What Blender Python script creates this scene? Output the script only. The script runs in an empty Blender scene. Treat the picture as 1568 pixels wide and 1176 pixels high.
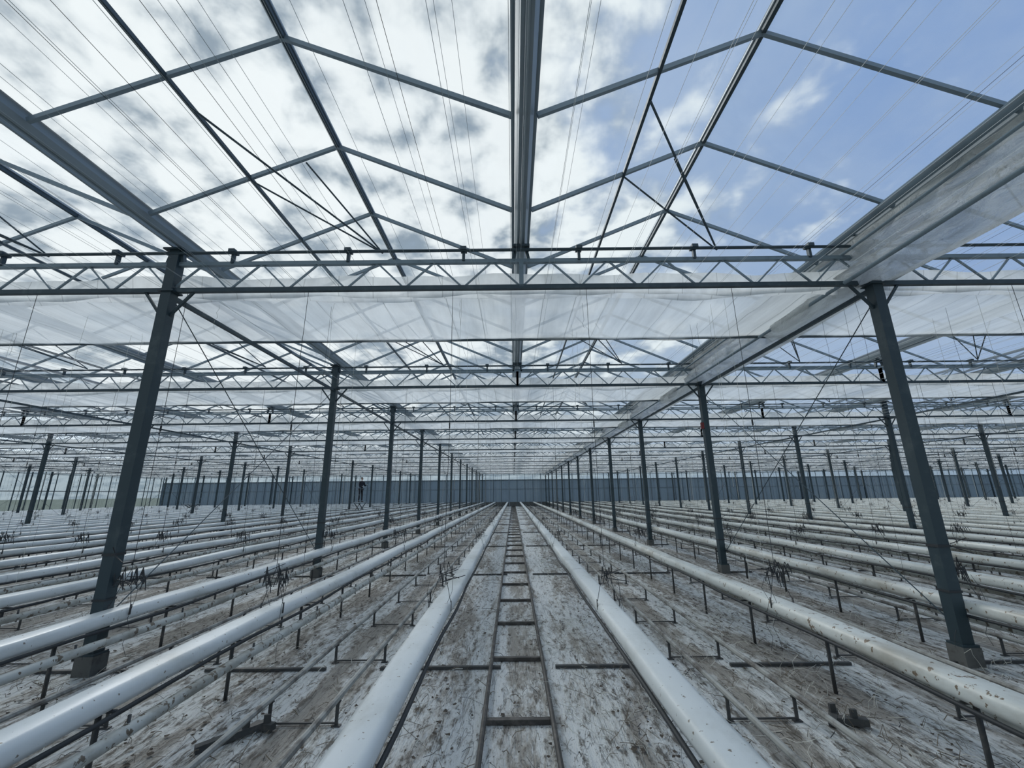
import bpy, math, random
from mathutils import Vector, Matrix
random.seed(7)
scene=bpy.context.scene
try:
    scene.view_settings.view_transform='Standard'
    scene.view_settings.look='None'
except Exception as e: print(e)

# ---------------------------------------------------------------- helpers
class MB:
    def __init__(s): s.v=[]; s.f=[]; s.m=[]
    def face(s,pts,mi=0):
        i=len(s.v); s.v+= [tuple(p) for p in pts]; s.f.append(tuple(range(i,i+len(pts)))); s.m.append(mi)
    def bar(s,p0,p1,w,h=None,mi=0,n=4,up=None):
        h=h or w
        p0=Vector(p0); p1=Vector(p1); d=(p1-p0)
        if d.length<1e-6: return
        d.normalize()
        u=Vector(up) if up else (Vector((0,0,1)) if abs(d.z)<.9 else Vector((0,1,0)))
        a=d.cross(u).normalized(); b=a.cross(d).normalized()
        i=len(s.v)
        if n==4: ring=[(-w/2,-h/2),(w/2,-h/2),(w/2,h/2),(-w/2,h/2)]
        else: ring=[(w/2*math.cos(2*math.pi*k/n),h/2*math.sin(2*math.pi*k/n)) for k in range(n)]
        for p in (p0,p1):
            for x,y in ring: s.v.append(tuple(p+a*x+b*y))
        n=len(ring)
        for k in range(n):
            k2=(k+1)%n
            s.f.append((i+k,i+k2,i+n+k2,i+n+k)); s.m.append(mi)
        s.f.append(tuple(i+k for k in range(n))[::-1]); s.m.append(mi)
        s.f.append(tuple(i+n+k for k in range(n))); s.m.append(mi)
    def tube(s,p0,p1,r,n=8,mi=0): s.bar(p0,p1,2*r,2*r,mi,n)
    def poly(s,pts,w,mi=0,n=3):
        for a,b in zip(pts[:-1],pts[1:]): s.bar(a,b,w,w,mi,n)
    def box(s,c,d,mi=0):
        c=Vector(c); s.bar(c-Vector((0,0,d[2]/2)),c+Vector((0,0,d[2]/2)),d[0],d[1],mi,4,up=(0,1,0))
    def sweep(s,prof,ys,off=None,mi=0,closed=False):
        i=len(s.v); n=len(prof)
        for y in ys:
            for k,(x,z) in enumerate(prof):
                dx,dz=off(y,k) if off else (0,0)
                s.v.append((x+dx,y,z+dz))
        for r in range(len(ys)-1):
            for k in range(n if closed else n-1):
                k2=(k+1)%n
                s.f.append((i+r*n+k,i+r*n+k2,i+(r+1)*n+k2,i+(r+1)*n+k)); s.m.append(mi)
    def mesh(s,name,mats,smooth=False):
        me=bpy.data.meshes.new(name); me.from_pydata(s.v,[],s.f)
        for m in mats: me.materials.append(m)
        me.polygons.foreach_set('material_index',s.m)
        if smooth: me.polygons.foreach_set('use_smooth',[True]*len(s.f))
        me.update(); return me
    def obj(s,name,mats,smooth=False,loc=(0,0,0),parent=None):
        return put(name,s.mesh(name,mats,smooth),loc,parent)
def put(name,me,loc=(0,0,0),parent=None):
    o=bpy.data.objects.new(name,me); scene.collection.objects.link(o); o.location=loc
    if parent: o.parent=parent
    return o

class NT:
    def __init__(s,tree): s.t=tree; s.n=tree.nodes; s.l=tree.links
    def node(s,typ,ins=None,**kw):
        nd=s.n.new(typ)
        for k,v in kw.items(): setattr(nd,k,v)
        for k,v in (ins or {}).items():
            sk=nd.inputs[k]
            if isinstance(v,bpy.types.NodeSocket): s.l.new(v,sk)
            else: sk.default_value=v
        return nd
    def math(s,op,a,b=0.0,c=0.0,clamp=False):
        return s.node('ShaderNodeMath',{0:a,1:b,2:c},operation=op,use_clamp=clamp).outputs[0]
    def mix(s,f,a,b):
        nd=s.n.new('ShaderNodeMix'); nd.data_type='RGBA'
        for k,v in ((0,f),(6,a),(7,b)):
            if isinstance(v,bpy.types.NodeSocket): s.l.new(v,nd.inputs[k])
            else: nd.inputs[k].default_value=v if k==0 else (tuple(v)+(1,))[:4]
        return nd.outputs[2]
    def ramp(s,f,lo,hi):
        return s.node('ShaderNodeMapRange',{0:f,1:lo,2:hi,3:0.0,4:1.0},interpolation_type='SMOOTHSTEP').outputs[0]
    def noise(s,vec,scale,detail=4,rough=.55,dist=0):
        return s.node('ShaderNodeTexNoise',{'Vector':vec,'Scale':scale,'Detail':detail,'Roughness':rough,'Distortion':dist}).outputs[0]
    def scalev(s,vec,sc):
        return s.node('ShaderNodeVectorMath',{0:vec,1:sc},operation='MULTIPLY').outputs[0]
def newmat(name):
    m=bpy.data.materials.new(name); m.use_nodes=True; m.node_tree.nodes.clear()
    t=NT(m.node_tree); out=t.node('ShaderNodeOutputMaterial'); return m,t,out
def dirty(name,base,dirt,rough=.5,metal=0.0,scale=3.0,lo=.5,hi=.75,stretch=(1,1,1),bump=0.0,spots=None):
    m,t,out=newmat(name)
    pos=t.node('ShaderNodeNewGeometry').outputs['Position']
    v=t.scalev(pos,stretch)
    f=t.ramp(t.noise(v,scale,6,.65),lo,hi)
    col=t.mix(f,base,dirt)
    if spots:
        f2=t.ramp(t.noise(pos,spots[0],3,.6),spots[1],spots[1]+.04)
        col=t.mix(f2,col,spots[2])
    b=t.node('ShaderNodeBsdfPrincipled',{'Base Color':col,'Roughness':rough,'Metallic':metal})
    if bump:
        bn=t.node('ShaderNodeBump',{'Height':t.noise(pos,scale*6,4),'Strength':bump,'Distance':.01})
        t.l.new(bn.outputs[0],b.inputs['Normal'])
    t.l.new(b.outputs[0],out.inputs[0]); return m

M_post=dirty('post_paint',(.026,.048,.060),(.06,.085,.095),.45,0,4)
M_steel=dirty('galvanised_steel',(.21,.27,.31),(.13,.17,.20),.45,.2,5)
M_dark=dirty('dark_steel',(.048,.073,.09),(.09,.12,.135),.5,.2,5)
M_stand=dirty('stand_steel',(.06,.064,.066),(.14,.13,.12),.6,.1,9)
M_alu=dirty('aluminium_bar',(.23,.29,.335),(.17,.215,.25),.45,.2,3)
M_gutter=dirty('aluminium_gutter',(.29,.34,.37),(.21,.25,.275),.4,.2,2,stretch=(4,.4,4))
M_wire=dirty('wire',(.50,.55,.57),(.35,.40,.42),.5,0,3)
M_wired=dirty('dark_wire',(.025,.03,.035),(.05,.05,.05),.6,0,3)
M_white=dirty('white_gutter_coating',(.76,.80,.80),(.50,.52,.49),.36,0,2.2,.44,.78,(1,.5,1),.15,(26,.66,(.24,.21,.17)))
M_pipe=dirty('dirty_white_pipe',(.55,.57,.54),(.28,.27,.23),.55,0,4,.40,.68,(1,.6,1),.2,(18,.57,(.14,.115,.085)))
M_whited=dirty('stained_gutter_coating',(.73,.76,.73),(.45,.435,.38),.4,0,3.0,.43,.74,(1,.4,1),.2,(20,.62,(.21,.16,.11)))
M_rail=dirty('rusty_rail',(.055,.053,.05),(.15,.14,.13),.6,.2,6,.45,.7)
M_railw=dirty('dusty_rail',(.36,.37,.355),(.12,.11,.10),.6,.1,5,.42,.66)
M_conc=dirty('concrete',(.13,.135,.13),(.07,.07,.065),.9,0,7,bump=.3)
M_twig=dirty('dry_twig',(.18,.15,.11),(.08,.067,.053),.9,0,9)
M_twine=dirty('twine',(.66,.66,.60),(.45,.44,.38),.9,0,9)
M_red=dirty('red_paint',(.22,.015,.015),(.15,.02,.02),.4,0,5)
M_wheel=dirty('rubber',(.02,.02,.02),(.04,.04,.04),.8,0,5)
M_leaf=dirty('rotten_leaf_litter',(.09,.075,.06),(.04,.035,.03),.95,0,9)

# glass
def glassmat(name,haze,tint=(.95,.97,.985),tc=(.84,.89,.94)):
    m,t,out=newmat(name)
    pos=t.node('ShaderNodeNewGeometry').outputs['Position']
    tr=t.node('ShaderNodeBsdfTransparent',{'Color':tint+(1,)})
    gl=t.node('ShaderNodeBsdfGlossy',{'Color':(.8,.9,1,1),'Roughness':.08})
    tl=t.node('ShaderNodeBsdfTranslucent',{'Color':tc+(1,)})
    n=t.noise(t.scalev(pos,(1.2,.6,1.2)),1.1,6,.7)
    hz=t.math('MULTIPLY_ADD',n,haze*1.6,haze*.1)
    a=t.node('ShaderNodeMixShader',{0:hz,1:tr.outputs[0],2:tl.outputs[0]})
    b=t.node('ShaderNodeMixShader',{0:.04,1:a.outputs[0],2:gl.outputs[0]})
    t.l.new(b.outputs[0],out.inputs[0]); return m
M_glass=glassmat('greenhouse_glass',.13)

# translucent cloth / film
def cloth(name,transp,seam=True,col=(.92,.95,.95),crumple=0,tmix=.76):
    m,t,out=newmat(name)
    pos=t.node('ShaderNodeNewGeometry').outputs['Position']
    n=t.ramp(t.noise(t.scalev(pos,(5,.7,3)),1.6,5,.6),.3,.8)
    c=t.mix(n,col,tuple(x*.82 for x in col))
    if seam:
        sx=t.node('ShaderNodeSeparateXYZ',{0:pos}).outputs[0]
        w=t.math('PINGPONG',sx,.2)
        c=t.mix(t.math('LESS_THAN',w,.006),c,tuple(x*.7 for x in col))
    else:
        c=t.mix(t.ramp(t.noise(t.scalev(pos,(1,.5,1)),5,5,.7),.52,.74),c,(.62,.62,.56))
    d=t.node('ShaderNodeBsdfDiffuse',{'Color':c})
    tl=t.node('ShaderNodeBsdfTranslucent',{'Color':c})
    if crumple:
        bn=t.node('ShaderNodeBump',{'Height':t.noise(t.scalev(pos,(1,.5,1)),6,5,.6,1.5),'Strength':crumple,'Distance':.12})
        t.l.new(bn.outputs[0],d.inputs['Normal']); t.l.new(bn.outputs[0],tl.inputs['Normal'])
    tr=t.node('ShaderNodeBsdfTransparent')
    a=t.node('ShaderNodeMixShader',{0:tmix,1:d.outputs[0],2:tl.outputs[0]})
    b=t.node('ShaderNodeMixShader',{0:transp,1:a.outputs[0],2:tr.outputs[0]})
    t.l.new(b.outputs[0],out.inputs[0]); return m
M_screen=cloth('screen_cloth',.15)
M_film=cloth('plastic_film',.10,False,(.98,.99,.97),1.0,.74)

# floor
def floormat():
    m,t,out=newmat('dirty_white_ground_film')
    pos=t.node('ShaderNodeNewGeometry').outputs['Position']
    sep=t.node('ShaderNodeSeparateXYZ',{0:pos}); X=sep.outputs[0]; Yv=sep.outputs[1]
    pc=t.math('PINGPONG',t.math('ADD',X,-.12+1.6*100),.8)
    n1=t.noise(t.scalev(pos,(1.8,.4,1)),1.5,7,.68,.4)
    n2=t.noise(t.scalev(pos,(3,.9,1)),6,6,.75)
    n3=t.noise(pos,34,4,.65)
    n4=t.noise(t.scalev(pos,(9,.5,1)),2.2,4,.6)
    n5=t.noise(t.scalev(pos,(2.6,.4,1)),2.6,4,.6,1.2)
    edge=t.ramp(pc,.44,.68)
    mid=t.math('SUBTRACT',1.0,t.ramp(pc,.15,.24))
    off=t.ramp(t.math('ABSOLUTE',X),.85,1.2)
    k=t.math('ADD',n1,t.math('MULTIPLY',n2,.5))
    k=t.math('ADD',k,t.math('MULTIPLY',mid,.13))
    k=t.math('ADD',k,t.math('MULTIPLY',edge,.09))
    k=t.math('ADD',k,t.math('MULTIPLY',off,.035))
    d1=t.ramp(k,.74,.93)
    col=t.mix(d1,(.84,.87,.87),(.37,.35,.315))
    d2=t.ramp(t.math('ADD',t.math('ADD',n2,t.math('MULTIPLY',n4,.4)),t.math('MULTIPLY',t.math('ADD',edge,off),.022)),.73,.86)
    col=t.mix(t.math('MULTIPLY',d2,.88),col,(.12,.108,.092))
    cr=t.math('SUBTRACT',1.0,t.ramp(t.math('ABSOLUTE',t.math('SUBTRACT',n5,.5)),.0,.012))
    col=t.mix(t.math('MULTIPLY',cr,.35),col,(.15,.14,.125))
    d3=t.ramp(n3,.61,.67)
    col=t.mix(t.math('MULTIPLY',d3,.8),col,(.06,.053,.045))
    jy=t.math('LESS_THAN',t.math('PINGPONG',Yv,.57),.008)
    col=t.mix(t.math('MULTIPLY',t.math('MULTIPLY',jy,mid),.8),col,(.05,.045,.04))
    rg=t.math('MULTIPLY_ADD',d1,.35,.36)
    b=t.node('ShaderNodeBsdfPrincipled',{'Base Color':col,'Roughness':rg})
    h=t.math('ADD',t.math('ADD',n2,t.math('MULTIPLY',n4,.8)),t.math('MULTIPLY',cr,-.3))
    bn=t.node('ShaderNodeBump',{'Height':h,'Strength':.85,'Distance':.05})
    t.l.new(bn.outputs[0],b.inputs['Normal'])
    t.l.new(b.outputs[0],out.inputs[0]); return m
M_floor=floormat()

# ---------------------------------------------------------------- layout
Y1=4.35; DY=4.55; Y0=Y1-2*DY; NT_=14; YE=Y0+DY*(NT_-1)
TR=[Y0+DY*i for i in range(NT_)]
XG=.12
PX=[XG-4+8*b for b in range(-5,10)]
XL,XR=PX[0],PX[-1]
POSTR=XG+4
GX=[XL+4*i for i in range(int(round((XR-XL)/4))+1)]
ZB,ZT,ZD,ZG,ZR=3.82,4.15,4.27,4.33,5.25
ZE=4.42
WN=YE+.45; WW=XL-.6; WE=XR+.6

b=MB(); b.face([(WW,Y0-.3,0),(WE,Y0-.3,0),(WE,WN,0),(WW,WN,0)]); b.obj('floor',[M_floor])
M_grass=dirty('field_grass',(.10,.13,.07),(.16,.17,.10),.95,0,.3)
b=MB(); b.face([(-600,-300,-.06),(600,-300,-.06),(600,700,-.06),(-600,700,-.06)]); b.obj('ground',[M_grass])

# posts
def post_mesh():
    b=MB()
    b.box((0,0,ZG/2+.04),(.112,.112,ZG-.08),0)
    b.box((0,0,.08),(.165,.165,.16),1)
    b.box((0,0,.17),(.155,.155,.02),0)
    b.box((0,0,ZB-.02),(.18,.15,.02),0)
    b.box((0,0,ZG-.01),(.22,.18,.02),0)
    for sx in (-1,1): b.bar((sx*.056,0,ZB-.30),(sx*.28,0,ZB-.01),.025,.025,0)
    b.box((0,0,1.02),(.125,.125,.025),2); b.box((0,0,.62),(.125,.125,.02),2)
    b.bar((.06,-.06,1.02),(.20,-.12,.96),.008,.008,2); b.bar((.06,-.06,1.04),(.12,-.16,1.10),.006,.006,2)
    return b
pm=post_mesh(); pme=pm.mesh('support_post',[M_post,M_conc,M_wired])
far=MB()
for x in PX:
    for y in TR:
        if abs(x)<14 and 0<y<25: put('support_post',pme,(x,y,0))
        elif y<0 and abs(x)<5: continue
        else:
            i=len(far.v); far.v+=[(a+x,c+y,d) for a,c,d in pm.v]; far.f+=[tuple(q+i for q in f) for f in pm.f]; far.m+=pm.m
far.obj('distant_support_post_rows',[M_post,M_conc,M_wired])

# trusses
b=MB()
b.bar((XL,0,ZB),(XR,0,ZB),.05,.05,1); b.bar((XL,0,ZT),(XR,0,ZT),.05,.045,0)
b.tube((XL,-.05,ZD),(XR,-.05,ZD),.018,6,1)
b.tube((XL,.16,ZD-.03),(XR,.16,ZD-.03),.018,6,0)
n=12
for x0 in PX[:-1]:
    dx=8/n
    for k in range(n):
        a=x0+k*dx
        b.bar((a,0,ZB),(a+dx/2,0,ZT),.018,.018,0); b.bar((a+dx/2,0,ZT),(a+dx,0,ZB),.018,.018,0)
    for k in (0,4,8):
        b.bar((x0+4,0,ZB),(x0+4,0,ZT),.05,.05,0)
    for k in range(6):
        a=x0+.67+k*1.333
        b.bar((a,-.02,ZT),(a,-.02,ZD+.04),.03,.04,1)
        b.box((a,-.03,ZD+.02),(.07,.10,.04),1)
    for g in (x0,x0+4):
        b.bar((g-.09,0,ZT),(g-.05,0,ZG+.02),.035,.05,1); b.bar((g+.09,0,ZT),(g+.05,0,ZG+.02),.035,.05,1)
        b.box((g,0,ZG),(.2,.12,.03),1)
tme=b.mesh('roof_truss',[M_steel,M_dark])
for y in TR:
    if y>0: put('roof_truss',tme,(0,y,0))

# gutters
prof=[(-.125,.16),(-.095,.165),(-.085,.10),(-.05,.045),(-.018,.045),(-.014,.0),(.014,.0),(.018,.045),(.05,.045),(.085,.10),(.095,.165),(.125,.16)]
b=MB(); b.sweep([(x*.86,z) for x,z in prof],[Y0,YE]); gm=b.mesh('roof_gutter',[M_gutter])
for x in GX: put('roof_gutter',gm,(x,0,ZG))

# roof frame
RB=[2.66+1.1375*k for k in range(-6,66) if Y0<2.66+1.1375*k<YE]
fr=MB(); gl=MB(); vt=MB()
for g in GX[:-1]:
    r=g+2
    fr.bar((r,Y0,ZR),(r,YE,ZR),.036,.045,1)
    fr.bar((r,Y0,ZR+.035),(r,YE,ZR+.035),.06,.02,0)
    for y in RB:
        fr.bar((g+.1,y,ZE),(r,y,ZR),.030,.042,0); fr.bar((r,y,ZR),(g+3.9,y,ZE),.030,.042,0)
    gl.face([(g+.1,Y0,ZE+.03),(g+.1,YE,ZE+.03),(r,YE,ZR+.03),(r,Y0,ZR+.03)])
    gl.face([(g+3.9,Y0,ZE+.03),(g+3.9,YE,ZE+.03),(r,YE,ZR+.03),(r,Y0,ZR+.03)])
    vx=r-2*.45; vz=ZR-(ZR-ZE)*.45/.95
    vt.bar((vx,Y0,vz-.01),(vx,YE,vz-.01),.028,.038,1)
    if abs(g)<34:
        for ty in TR[:-1]:
            node=(r+.35,ty+.12,ZG+.02)
            s=ty-1.6
            vt.tube((vx,s+.15,vz-.03),node,.011,5,1)
            vt.tube((r-.33,s+1.05,ZR-.20),node,.010,5,1)
            vt.tube((vx,s+1.05,vz-.03),node,.010,5,1)
fr.obj('roof_glazing_frame',[M_alu,M_dark]); gl.obj('roof_glass',[M_glass]); vt.obj('roof_vent_mechanism',[M_steel,M_dark])

# screens
NX=int((XR-XL)/.16)
def screen():
    b=MB(); prof=[(.04,.16),(.05,.02),(.10,-.07),(.17,.02),(.24,-.05),(.33,.02),(.6,.0),(.9,.0),(1.2,0),(1.5,.0),(1.63,-.01),(1.66,-.04)]
    rnd=random.Random(3)
    ph=[rnd.random()*6.28 for _ in range(20)]
    for i in range(NX+1):
        x=XL+(XR-XL)*i/NX
        for k,(y,z) in enumerate(prof):
            a=.016*math.sin(x*3.1+ph[k])+.012*math.sin(x*7.3+ph[k]*2)
            if k<6: a*=1.6
            sag=-.03*(1-math.cos((x-XG)*2*math.pi/4))*.5
            b.v.append((x,y+.02*math.sin(x*2.1+ph[k]),ZB+.05+z+a*.6+sag))
    n=len(prof)
    for i in range(NX):
        for k in range(n-1):
            b.f.append((i*n+k,i*n+k+1,(i+1)*n+k+1,(i+1)*n+k)); b.m.append(0)
    return b.mesh('shade_screen',[M_screen],True)
sm=screen()
b=MB(); b.bar((XL,0,0),(XR,0,0),.03,.035,0); em=b.mesh('edge_profile',[M_dark])
for y in TR[:-1]:
    if y<0: continue
    o=put('shade_screen',sm,(0,y+.03,0)); put('edge_profile',em,(0,1.67,ZB+.01),o)

# screen support wires
b=MB(); rnd=random.Random(11)
x=-40
while x<40:
    step=.4
    b.bar((x,Y0,ZB+.05),(x,YE,ZB+.05),.0036,.0036,0,3)
    if rnd.random()<.85:
        xx=x+rnd.uniform(-.12,.12); b.bar((xx,Y0,ZT+.06),(xx,YE,ZT+.06),.0034,.0034,0,3)
    if rnd.random()<.35:
        xx=x+rnd.uniform(-.1,.1); b.bar((xx,Y0,ZT+.02),(xx,YE,ZT+.02),.004,.004,1,3)
    if rnd.random()<.6:
        xx=x+rnd.uniform(-.03,.03)+.03; b.bar((xx,Y0,ZB+.055),(xx,YE,ZB+.055),.003,.003,0,3)
    x+=step
b.obj('screen_support_wires',[M_wire,M_wired])

# longitudinal beams + wind bracing
b=MB()
for x in PX:
    b.bar((x,Y1,ZB-.06),(x,YE,ZB-.06),.045,.045,0)
    if abs(x)<30:
        for k in (2,6,10):
            b.tube((x+.05,TR[k],ZB-.1),(x+.05,TR[k+1],.35),.006,5,0)
            b.tube((x-.05,TR[k],.35),(x-.05,TR[k+1],ZB-.1),.006,5,0)
b.obj('longitudinal_bracing',[M_dark])

# plastic film bundle slung under the right-hand gutter
def film():
    b=MB()
    prof=[(-.13,.56),(-.19,.50),(-.15,.44),(-.22,.38),(-.17,.32),(-.25,.26),(-.22,.20),(-.31,.15),(-.28,.09),(-.22,.04),(-.12,.0),(-.02,.03),(.06,.0),(.14,.03),(.22,.02),(.28,.10)]
    ys=[];y=Y0
    while y<YE:
        ys.append(y); y+= .05 if y<16 else .4
    r=random.Random(5); ph=[(r.random()*6,r.uniform(.8,1.6),r.random()*6,r.uniform(3,6)) for _ in prof]
    def off(y,k):
        a,f,c,g=ph[k]
        d=.030*math.sin(a+f*y)+.026*math.sin(c+g*y)+.020*math.sin(c*3+g*2.3*y)+.009*math.sin(c*5+g*5.1*y)
        bay=((y-Y1)/DY)%1.0
        lift=.05*math.sin(math.pi*bay)
        bel=.14*math.exp(-((bay*DY-.9)/.5)**2) if 6<=k<=9 else 0
        return (d*1.25-bel,(.75*d-lift*(k>5)-bel*.9))
    b.sweep(prof,ys,off)
    o=b.obj('rolled_plastic_curtain',[M_film],True,(POSTR,0,ZB+.0))
    p=MB(); p.tube((-.21,Y0,.60),(-.21,YE,.60),.05,12,0); p.tube((-.34,Y0,.0),(-.34,YE,.0),.022,8,0); p.tube((-.29,Y0,.36),(-.29,YE,.36),.016,8,0)
    for y in TR:
        for q in (0,2.27): p.tube((-.21,y+q,.60),(-.05,y+q,.64),.015,6,0)
    p.obj('curtain_roll_tube',[M_alu],True,(0,0,0),o)
film()

# ------------------------------------------------------------ cultivation gutters
DZ=.045
def crop_gutter(lower,feet,mat,shade_line=0):
    b=MB()
    prof=[(-.090,.40),(-.100,.43),(-.098,.465),(-.085,.492),(-.06,.50),(0,.502),(.06,.50),(.085,.492),(.098,.465),(.100,.43),(.090,.40),(.06,.385),(-.06,.385)]
    prof=[(x,z+DZ) for x,z in prof]
    ys=[Y0+DY*i/10 for i in range(10*(NT_-1)+1)]
    def off(y,k):
        s=((y-Y1)/DY)%1.0
        return (.006*math.sin(y*1.3)+.004*math.sin(y*4.1),-.012*math.sin(math.pi*s)**2+.003*math.sin(y*3.3+k))
    b.sweep(prof,ys,off,0,True)
    for y in TR:
        b.bar((-.105,y,.44+DZ),(-.105,y,.53+DZ),.005,.02,2)
        b.bar((.105,y,.44+DZ),(.105,y,.53+DZ),.005,.02,2)
        b.sweep([(x*1.03,z+(.002 if z>.5 else -.002)) for x,z in prof],[y+1.9,y+1.93],off,0,True)
    if lower:
        pr=[(.17+.036*math.cos(2*math.pi*k/10),.33+.036*math.sin(2*math.pi*k/10)) for k in range(10)]
        b.sweep(pr,ys,lambda y,k:(.008*math.sin(y*.9),.008*math.sin(y*2.2)),1,True)
    if shade_line:  # black tube added to stand in for the shade line under the gutter
        pr=[(shade_line*.104+.014*math.cos(2*math.pi*k/8),.415+.014*math.sin(2*math.pi*k/8)) for k in range(8)]
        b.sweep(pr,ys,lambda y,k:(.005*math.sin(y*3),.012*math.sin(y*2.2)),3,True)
    if feet:
        y=Y0+.6
        while y<YE:
            b.bar((0,y,0),(0,y,.40),.020,.020,2); b.bar((-.09,y,.415),(.09,y,.415),.016,.014,2)
            if lower: b.bar((.17,y,0.28),(.17,y,.40),.012,.012,2)
            y+=DY/4
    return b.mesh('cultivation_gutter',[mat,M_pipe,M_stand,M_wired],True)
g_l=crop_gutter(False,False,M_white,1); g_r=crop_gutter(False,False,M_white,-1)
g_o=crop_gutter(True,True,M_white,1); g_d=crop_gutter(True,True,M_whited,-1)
ROWX=[]
k=-57
while True:
    x=.92+1.6*k
    if x>XR-.4: break
    if x>XL+.4: ROWX.append(x)
    k+=1
def onpost(x): return abs((x-XG+4)/8-round((x-XG+4)/8))<.01
def rowx(x):
    if abs(x+.68)<.01: return -.70
    if abs(x-.92)<.01: return .885
    return x+(.16 if onpost(x) else 0)
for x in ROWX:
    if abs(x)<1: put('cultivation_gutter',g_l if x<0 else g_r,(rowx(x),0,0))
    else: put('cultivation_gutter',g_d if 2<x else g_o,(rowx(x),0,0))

# hangers
b=MB(); rnd=random.Random(21)
def clump(b,c,s,n=12):
    for _ in range(n):
        p=Vector(c)+Vector((rnd.uniform(-s,s),rnd.uniform(-s,s)*.6,rnd.uniform(-.02,.05)))
        q=p+Vector((rnd.uniform(-.04,.05),rnd.uniform(-.04,.04),rnd.uniform(.06,.16)))
        w=q+Vector((rnd.uniform(.015,.04),0,rnd.uniform(-.16,-.06)))
        b.poly([p,q,w],.0055,0,4)
    for _ in range(5):
        a=Vector(c)+Vector((rnd.uniform(-s*1.3,0),rnd.uniform(-.1,.1),rnd.uniform(0,.1)))
        b.poly([a,a+Vector((rnd.uniform(.1,.25),0,rnd.uniform(-.05,.08)))],.006,0,4)
for x in ROWX:
    if abs(x)>46: continue
    for y in TR[1:]:
        if y<0: continue
        near=y<20 and abs(x)<15
        xx=rowx(x)
        j=rnd.uniform(-.05,.05)
        m=(xx+j*.6,y+.05,.88)
        b.poly([(xx+j,y+.05,ZB),(xx+j*1.2,y+.05,2.2),m],.0062,0,3)
        b.poly([m,(xx-.10,y,.56)],.006,0,3); b.poly([m,(xx+.10,y,.56)],.006,0,3)
        b.box((xx+j*1.2,y+.05,2.25),(.012,.012,.06),0)
        if near: clump(b,(m[0],m[1],m[2]-.16),.13 if abs(x)>2 else .04,14 if abs(x)>2 else 4)
        elif y<34: clump(b,(m[0],m[1],m[2]-.12),.06,3)
        if near and abs(x)<9:
            for _ in range(2):
                p=Vector((xx+rnd.choice((-.11,.11)),y+.03,.75)); pts=[p]
                for q in range(6):
                    p=p+Vector((rnd.uniform(-.05,.05),rnd.uniform(-.05,.02),-.10)); pts.append(p)
                b.poly(pts,.004,0,3)
b.obj('gutter_hanger_wires',[M_wired])
b=MB()
for x in ROWX:
    if abs(x)>26: continue
    for y in TR[2:8]:
        for q in range(7):
            if rnd.random()<.4: continue
            xx=rowx(x)+rnd.uniform(-.2,.2); yy=y+.1+rnd.uniform(0,1.5)
            zb=rnd.choice((.56,.56,.56,.9,1.6,2.6,3.0,3.5))
            if zb<.6: xx=rowx(x)+rnd.uniform(-.09,.09)
            n=6; pts=[(xx+rnd.uniform(-.012,.012)*(k>0),yy+rnd.uniform(-.012,.012),ZB-(ZB-zb)*k/n) for k in range(n+1)]
            b.poly(pts,.0034,rnd.choice((0,1,1)),3)
b.obj('hanging_crop_strings',[M_wired,M_twine])

# ------------------------------------------------------------ rail tracks
def track(zr,low):
    b=MB()
    for s in (-1,1):
        b.tube((s*.235,Y0,zr),(s*.235,YE,zr),.0175 if low else .0205,8,0 if low else 2)
    y=Y0+.2
    while y<YE:
        if low:
            b.bar((-.25,y,.02),(.25,y,.02),.04,.03,0)
        else:
            for s in (-1,1):
                b.bar((s*.235,y,0),(s*.235,y,zr-.02),.022,.010,1)
                b.bar((s*.235-.02,y,zr-.02),(s*.235+.02,y,zr-.02),.025,.008,1)
                b.bar((s*.235-.03,y,.004),(s*.235+.03,y,.004),.035,.008,1)
            b.bar((-.235,y,.02),(.235,y,.02),.012,.010,1)
        y+=DY/4
    return b.mesh('pipe_rail_track',[M_rail,M_stand,M_railw])
t0=track(.055,True); t1=track(.17,False)
for i,x in enumerate(ROWX):
    c=x+.8
    if abs(c)>50 or c>XR-.5: continue
    if abs(c-.12)<.05: put('pipe_rail_track',t0,(.02,0,0))
    else: put('pipe_rail_track',t1,(c,0,0))
b=MB()
for y in TR:
    for x in ROWX:
        if abs(x)>40: continue
        b.bar((x-.55,y+.02,.014),(x+.55,y+.02,.014),.032,.024,0)
b.obj('floor_cross_members',[M_stand])

# ------------------------------------------------------------ debris
b=MB(); rnd=random.Random(31)
for i in range(9500):
    y=2.3+14*rnd.random()**1.8; x=rnd.uniform(-8,8)
    if abs(x)<.5 and rnd.random()<.5: continue
    a=rnd.uniform(0,math.pi); L=rnd.uniform(.02,.11)
    if rnd.random()<.06: L*=3
    w=rnd.choice((.0025,.0035,.005)); z=rnd.uniform(.004,.02)
    p=Vector((x,y,z)); q=p+Vector((math.cos(a)*L,math.sin(a)*L,rnd.uniform(0,.03)))
    mid=(p+q)/2+Vector((rnd.uniform(-1,1)*L*.2,rnd.uniform(-1,1)*L*.2,rnd.uniform(0,.02)))
    b.poly([p,mid,q],w,0 if rnd.random()<.65 else (1 if rnd.random()<.5 else 2))
near_rows=[x for x in ROWX if abs(x)<9]
for i in range(900):
    row=rnd.choice(near_rows); y=2.2+12*rnd.random()**1.4
    x=row+rnd.uniform(-.35,.35)
    h=rnd.uniform(.05,.30); p=Vector((x,y,0)); pts=[p]
    for k in range(4):
        p=p+Vector((rnd.uniform(-.07,.07),rnd.uniform(-.06,.06),h/4 if k<3 else -h/5)); pts.append(p)
    b.poly(pts,.0034,rnd.choice((0,1,1,1)))
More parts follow.
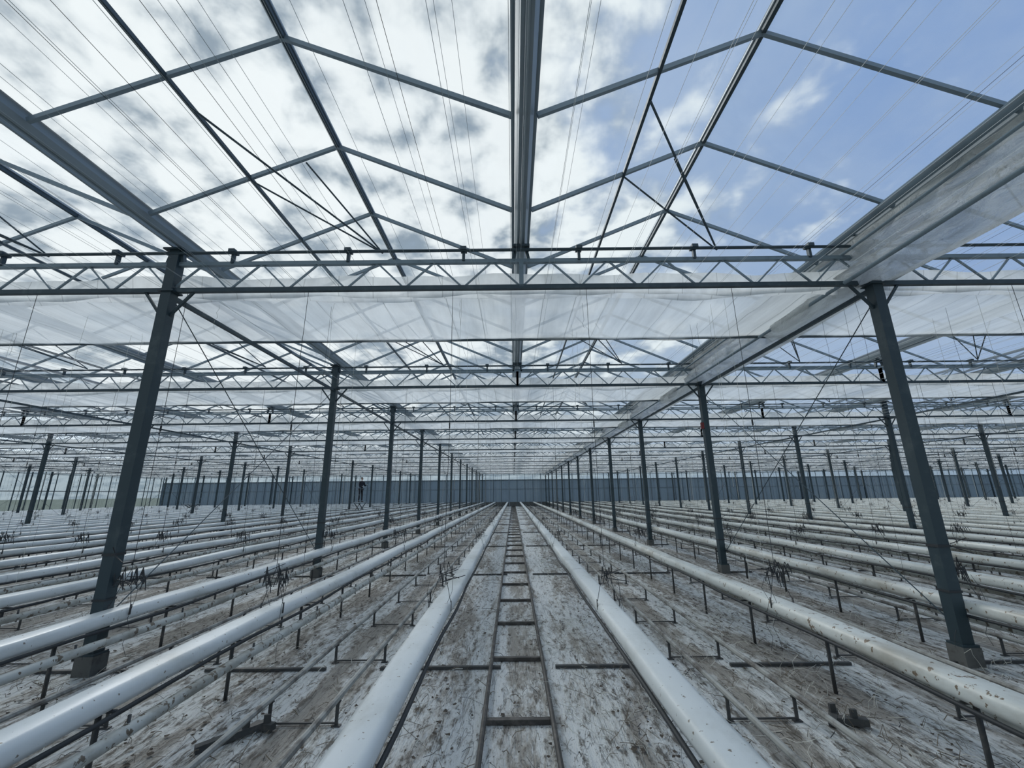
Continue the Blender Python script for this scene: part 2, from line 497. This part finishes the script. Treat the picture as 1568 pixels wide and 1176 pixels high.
for i in range(110):
    p=Vector((rnd.uniform(.35,2.8),rnd.uniform(2.4,6),.01)); pts=[p]; a=rnd.uniform(0,6.28)
    for k in range(9):
        a+=rnd.uniform(-.7,.7); p=p+Vector((math.cos(a)*.06,math.sin(a)*.06,0)); p.z=max(.005,p.z+rnd.uniform(-.03,.035)); pts.append(p)
    b.poly(pts,.003,1)
for i in range(5500):
    row=rnd.choice(near_rows) if rnd.random()<.75 else None
    y=2.3+16*rnd.random()**1.7
    x=(row+rnd.gauss(0,.22)) if row is not None else rnd.uniform(-8,8)
    s=rnd.uniform(.006,.022); z=rnd.uniform(.004,.015); a=rnd.uniform(0,6.28); n=5
    b.face([(x+math.cos(a+6.283*k/n)*s*rnd.uniform(.5,1.3),y+math.sin(a+6.283*k/n)*s*rnd.uniform(.5,1.3),z+rnd.uniform(0,.012)) for k in range(n)],3)
b.obj('plant_debris',[M_twig,M_twine,M_wired,M_leaf])
b=MB()
for (x,y,a,L) in ((-1.85,3.25,.75,.42),(-1.72,3.36,-.3,.16),(2.27,3.35,-.3,.22),(2.2,3.4,.9,.2)):
    c=Vector((x,y,.03)); d=Vector((math.cos(a),math.sin(a),.05))*L/2
    b.bar(c-d,c+d,.05,.04,0)
    b.bar(c+d*.3,c+d*.3+Vector((0,0,.07)),.04,.02,0)
b.obj('fallen_bracket_debris',[M_stand])

# ------------------------------------------------------------ walls
M_wallp=dirty('blue_grey_cladding',(.27,.355,.43),(.33,.41,.47),.6,0,.3)
M_wallm=dirty('wall_mullion',(.13,.175,.21),(.17,.21,.24),.5,.2,5)
M_wallg=glassmat('side_glass',.30,(.62,.69,.74),(.5,.58,.63))
def endwall(name,x0,x1,y):
    b=MB(); b.bar((x0,y,1.6),(x1,y,1.6),.06,3.2,0,up=(0,0,1))
    b.face([(x0,y,3.2),(x1,y,3.2),(x1,y,4.4),(x0,y,4.4)],2)
    x=x0; i=0
    while x<=x1+.01:
        b.bar((x,y-.08,0),(x,y-.08,4.4),.10 if i%4==0 else .04,.06,1 if i%4 else 4); x+=1.0; i+=1
    b.bar((x0,y-.06,3.2),(x1,y-.06,3.2),.06,.12,1); b.bar((x0,y-.06,2.1),(x1,y-.06,2.1),.04,.06,4)
    b.bar((x0,y-.06,.25),(x1,y-.06,.25),.06,.5,3)
    for g in GX[:-1]: b.face([(g,y,4.4),(g+4,y,4.4),(g+2,y,ZR)],2)
    b.obj(name,[M_wallp,M_wallm,M_wallg,M_conc,M_alu])
endwall('wall_north',WW,WE,WN)
for nm,x in (('wall_west',WW),('wall_east',WE)):
    b=MB(); b.face([(x,Y0,.4),(x,WN,.4),(x,WN,4.4),(x,Y0,4.4)],2)
    b.bar((x,Y0,.2),(x,WN,.2),.1,.4,1)
    y=Y0
    while y<=WN: b.bar((x,y,0),(x,y,4.4),.06,.06,0); y+=DY/4
    for z in (.4,2.2,4.4): b.bar((x,Y0,z),(x,WN,z),.06,.06,0)
    b.obj(nm,[M_dark,M_conc,M_wallg])

b=MB(); b.box((0,0,0),(.06,.045,.13),0); b.box((0,0,.075),(.035,.035,.02),1); b.bar((.0,.0,-.06),(0,0,-.11),.015,.015,1)
b.obj('red_alarm_box',[M_red,M_dark],False,(POSTR-.085,Y1+DY-.03,2.90))

# ------------------------------------------------------------ trolleys
def trolley(name,loc,h,rot=0):
    root=bpy.data.objects.new(name,None); scene.collection.objects.link(root); root.location=loc; root.rotation_euler=(0,0,rot)
    b=MB()
    for s in (-1,1):
        b.bar((s*.235,-.8,.30),(s*.235,.8,.30),.05,.08,0)
    for y in (-.75,0,.75): b.bar((-.27,y,.30),(.27,y,.30),.05,.05,0)
    for s in (-1,1):
        b.bar((s*.2,-.65,.34),(s*.2,.65,h-.06),.03,.06,0); b.bar((s*.16,.65,.34),(s*.16,-.65,h-.06),.03,.06,0)
    b.obj('chassis',[M_dark],False,(0,0,0),root)
    d=MB(); d.bar((0,-.85,h-.03),(0,.85,h-.03),.58,.05,0); d.obj('platform_deck',[M_steel],False,(0,0,0),root)
    r=MB()
    for s in (-1,1):
        for y in (-.82,.82): r.tube((s*.27,y,h),(s*.27,y,h+1.0),.016,6)
    for y in (-.82,.82):
        for z in (.5,1.0): r.tube((-.27,y,h+z),(.27,y,h+z),.016,6)
    r.obj('guard_rail',[M_steel],False,(0,0,0),root)
    w=MB()
    for s in (-1,1):
        for y in (-.6,.6): w.tube((s*.235-.03,y,.25),(s*.235+.03,y,.25),.055,14)
    w.obj('flanged_wheels',[M_wheel],False,(0,0,0),root)
    return root
path=[x+.8 for x in ROWX]
px=min(path,key=lambda a:abs(a+11.1))
PH=1.05; PYY=31.5
trolley('rail_work_platform',(px,PYY,0),PH)
px2=min(path,key=lambda a:abs(a+31)); trolley('rail_work_platform',(px2,41,0),.9)

# ------------------------------------------------------------ worker
M_skin=dirty('skin',(.50,.32,.24),(.45,.28,.21),.55,0,8)
M_jacket=dirty('navy_jacket',(.018,.022,.035),(.03,.035,.045),.85,0,9,bump=.3)
M_trou=dirty('dark_trousers',(.03,.033,.04),(.05,.05,.055),.9,0,9)
M_hair=dirty('dark_hair',(.02,.014,.01),(.035,.025,.018),.7,0,20)
M_shoe=dirty('work_boots',(.025,.02,.018),(.05,.045,.04),.7,0,10)
M_glove=dirty('white_gloves',(.65,.66,.64),(.5,.5,.48),.8,0,9)
M_eye=dirty('eye',(.02,.02,.02),(.03,.03,.03),.2,0,9)
def skin(name,pts,edges,radii,mat,parent,sub=2):
    me=bpy.data.meshes.new(name); me.from_pydata(pts,edges,[]); me.update(); me.materials.append(mat)
    o=put(name,me,(0,0,0),parent)
    m=o.modifiers.new('skin','SKIN'); m.use_smooth_shade=True
    lay=me.skin_vertices[0] if me.skin_vertices else None
    if lay is None:
        bpy.context.view_layer.objects.active=o; o.select_set(True)
        bpy.ops.mesh.customdata_skin_add(); lay=me.skin_vertices[0]; o.select_set(False)
    for i,r in enumerate(radii):
        lay.data[i].radius=(r,r) if not isinstance(r,tuple) else r
        lay.data[i].use_root=(i==0)
    s=o.modifiers.new('sub','SUBSURF'); s.levels=sub; s.render_levels=sub
    return o
def worker(loc,rot):
    root=bpy.data.objects.new('greenhouse_worker',None); scene.collection.objects.link(root); root.location=loc; root.rotation_euler=(0,0,rot)
    P=[(0,0,.95),(0,-.01,1.08),(0,-.02,1.25),(0,-.03,1.40),(0,-.035,1.47),
       (-.12,-.03,1.41),(-.20,-.03,1.38),(-.25,-.10,1.12),(-.20,-.34,1.10),
       (.12,-.03,1.41),(.20,-.03,1.38),(.26,-.08,1.13),(.22,-.30,1.22)]
    E=[(0,1),(1,2),(2,3),(3,4),(3,5),(5,6),(6,7),(7,8),(3,9),(9,10),(10,11),(11,12)]
    R=[(.16,.11),(.15,.105),(.17,.12),(.13,.10),(.065,.065),.085,.075,.055,.04,.085,.075,.055,.04]
    skin('jacket',P,E,R,M_jacket,root)
    P=[(0,0,.96),(-.09,0,.88),(-.11,-.02,.50),(-.12,.02,.10),(.09,0,.88),(.11,-.03,.50),(.13,-.02,.10)]
    E=[(0,1),(1,2),(2,3),(0,4),(4,5),(5,6)]
    skin('trousers',P,E,[(.15,.12),.095,.065,.05,.095,.065,.05],M_trou,root)
    for s,y in ((-1,.02),(1,-.02)):
        skin('boot_%s'%('a' if s<0 else 'b'),[(s*.125,y+.04,.05),(s*.125,y-.06,.045),(s*.13,y-.17,.035)],[(0,1),(1,2)],[(.05,.05),(.048,.045),(.04,.033)],M_shoe,root)
    skin('neck',[(0,-.035,1.45),(0,-.05,1.56)],[(0,1)],[.058,.055],M_skin,root)
    skin('head',[(0,-.045,1.55),(0,-.055,1.63),(0,-.055,1.70)],[(0,1),(1,2)],[(.055,.065),(.078,.09),(.072,.085)],M_skin,root)
    skin('nose',[(0,-.145,1.645),(0,-.16,1.615)],[(0,1)],[.008,.014],M_skin,root,1)
    skin('mouth',[(-.02,-.128,1.575),(.02,-.128,1.575)],[(0,1)],[.006,.006],M_red,root,1)
    for s in (-1,1):
        skin('ear_%d'%(s+2),[(s*.082,-.045,1.66),(s*.084,-.045,1.61)],[(0,1)],[.014,.01],M_skin,root,1)
        skin('eye_%d'%(s+2),[(s*.03,-.138,1.65),(s*.032,-.137,1.65)],[(0,1)],[.009,.009],M_eye,root,1)
    skin('hair',[(0,-.02,1.64),(0,-.035,1.71),(0,-.06,1.745)],[(0,1),(1,2)],[(.08,.085),(.083,.09),(.06,.07)],M_hair,root)
    for s,w in ((-1,Vector((-.20,-.34,1.10))),(1,Vector((.22,-.30,1.22)))):
        d=Vector((-s*.2,-1,.15)).normalized(); side=Vector((1,0,0))
        skin('palm_%d'%(s+2),[w-d*.02,w+d*.05,w+d*.09],[(0,1),(1,2)],[.028,(.036,.018),(.036,.016)],M_glove,root)
        for k,(o,l) in enumerate(((-.030,.065),(-.010,.078),(.010,.072),(.028,.055))):
            a=w+d*.085+side*o; bb=a+d*l*.5; c=bb+d*l*.35+Vector((0,0,-l*.35))
            skin('finger_%d_%d'%(s+2,k),[a,bb,c],[(0,1),(1,2)],[.009,.0085,.007],M_glove,root,1)
        a=w+d*.03-side*s*.03; skin('thumb_%d'%(s+2),[a,a+d*.03-side*s*.03,a+d*.06-side*s*.03],[(0,1),(1,2)],[.012,.010,.008],M_glove,root,1)
worker((px,PYY,PH),math.radians(60))

# ------------------------------------------------------------ world
w=bpy.data.worlds.new('sky'); scene.world=w; w.use_nodes=True; w.node_tree.nodes.clear()
t=NT(w.node_tree)
g=t.node('ShaderNodeTexCoord').outputs['Generated']
sep=t.node('ShaderNodeSeparateXYZ',{0:g}); X,Y,Z=sep.outputs
zz=t.math('ADD',t.math('MAXIMUM',Z,0.0),.22)
cx=t.math('DIVIDE',X,zz); cy=t.math('DIVIDE',Y,zz)
cv=t.node('ShaderNodeCombineXYZ',{0:cx,1:cy,2:0.3}).outputs[0]
n_big=t.noise(cv,1.3,3,.5,.3); n_mid=t.noise(cv,9.0,5,.5,.15); n_sm=t.noise(cv,3.8,4,.5,.2)
ct=t.math('ADD',t.math('MULTIPLY',n_mid,.74),t.math('ADD',t.math('MULTIPLY',n_big,.14),t.math('MULTIPLY',n_sm,.32)))
sund=Vector((-.60,.83,.79)).normalized()
dot=t.node('ShaderNodeVectorMath',{0:g,1:tuple(sund)},operation='DOT_PRODUCT').outputs['Value']
glow=t.ramp(dot,.60,1.0)
bright=t.ramp(t.math('ADD',ct,t.math('MULTIPLY',glow,.06)),.52,.73)
cloud=t.mix(bright,(.26,.33,.395),(.86,.93,.94))
cloud=t.mix(t.math('MULTIPLY',t.math('MULTIPLY',glow,bright),.6),cloud,(1.05,1.07,1.05))
blue=t.mix(t.ramp(Z,.1,.9),(.37,.48,.62),(.19,.33,.62))
tr_=t.ramp(X,.35,.75)
blue=t.mix(t.math('MULTIPLY',tr_,.45),blue,(.11,.26,.62))
veil=t.ramp(t.noise(cv,2.2,5,.6),.25,.75)
blue=t.mix(t.math('MULTIPLY',veil,.45),blue,(.50,.59,.69))
patch=t.math('SUBTRACT',t.math('ADD',t.math('MULTIPLY',n_sm,.6),t.math('MULTIPLY',n_mid,.4)),.5)
cov=t.math('ADD',t.math('MULTIPLY',X,-1.4),t.math('MULTIPLY',patch,3.2))
cf=t.ramp(cov,-.66,-.05)
sky=t.mix(cf,blue,cloud)
hz=t.math('SUBTRACT',1.0,t.ramp(Z,0.0,.30))
sky=t.mix(t.math('MULTIPLY',hz,.55),sky,(.48,.565,.63))
gnd=t.ramp(Z,-.02,0.0)
sky=t.mix(gnd,(.14,.16,.14),sky)
bg=t.node('ShaderNodeBackground',{'Color':sky,'Strength':1.0})
o=t.node('ShaderNodeOutputWorld'); t.l.new(bg.outputs[0],o.inputs[0])

L=bpy.data.lights.new('sun','SUN'); L.energy=1.5; L.angle=math.radians(22); L.color=(1,.99,.97)
lo=bpy.data.objects.new('sun',L); scene.collection.objects.link(lo)
lo.rotation_euler=(-sund).to_track_quat('-Z','Y').to_euler()

# ------------------------------------------------------------ camera
cam=bpy.data.cameras.new('camera'); co=bpy.data.objects.new('camera',cam); scene.collection.objects.link(co)
cam.sensor_width=36; cam.lens=36*643/1568; cam.clip_start=.02; cam.clip_end=2000
th=math.radians(14.6); a=math.radians(.6)
F=Vector((0,math.cos(th),math.sin(th))); U=Vector((0,-math.sin(th),math.cos(th))); Rr=Vector((1,0,0))
R2=(Rr*math.cos(a)-U*math.sin(a)); U2=(U*math.cos(a)+Rr*math.sin(a))
M=Matrix(((R2.x,U2.x,-F.x,0),(R2.y,U2.y,-F.y,0),(R2.z,U2.z,-F.z,1.55),(0,0,0,1)))
co.matrix_world=M
scene.camera=co
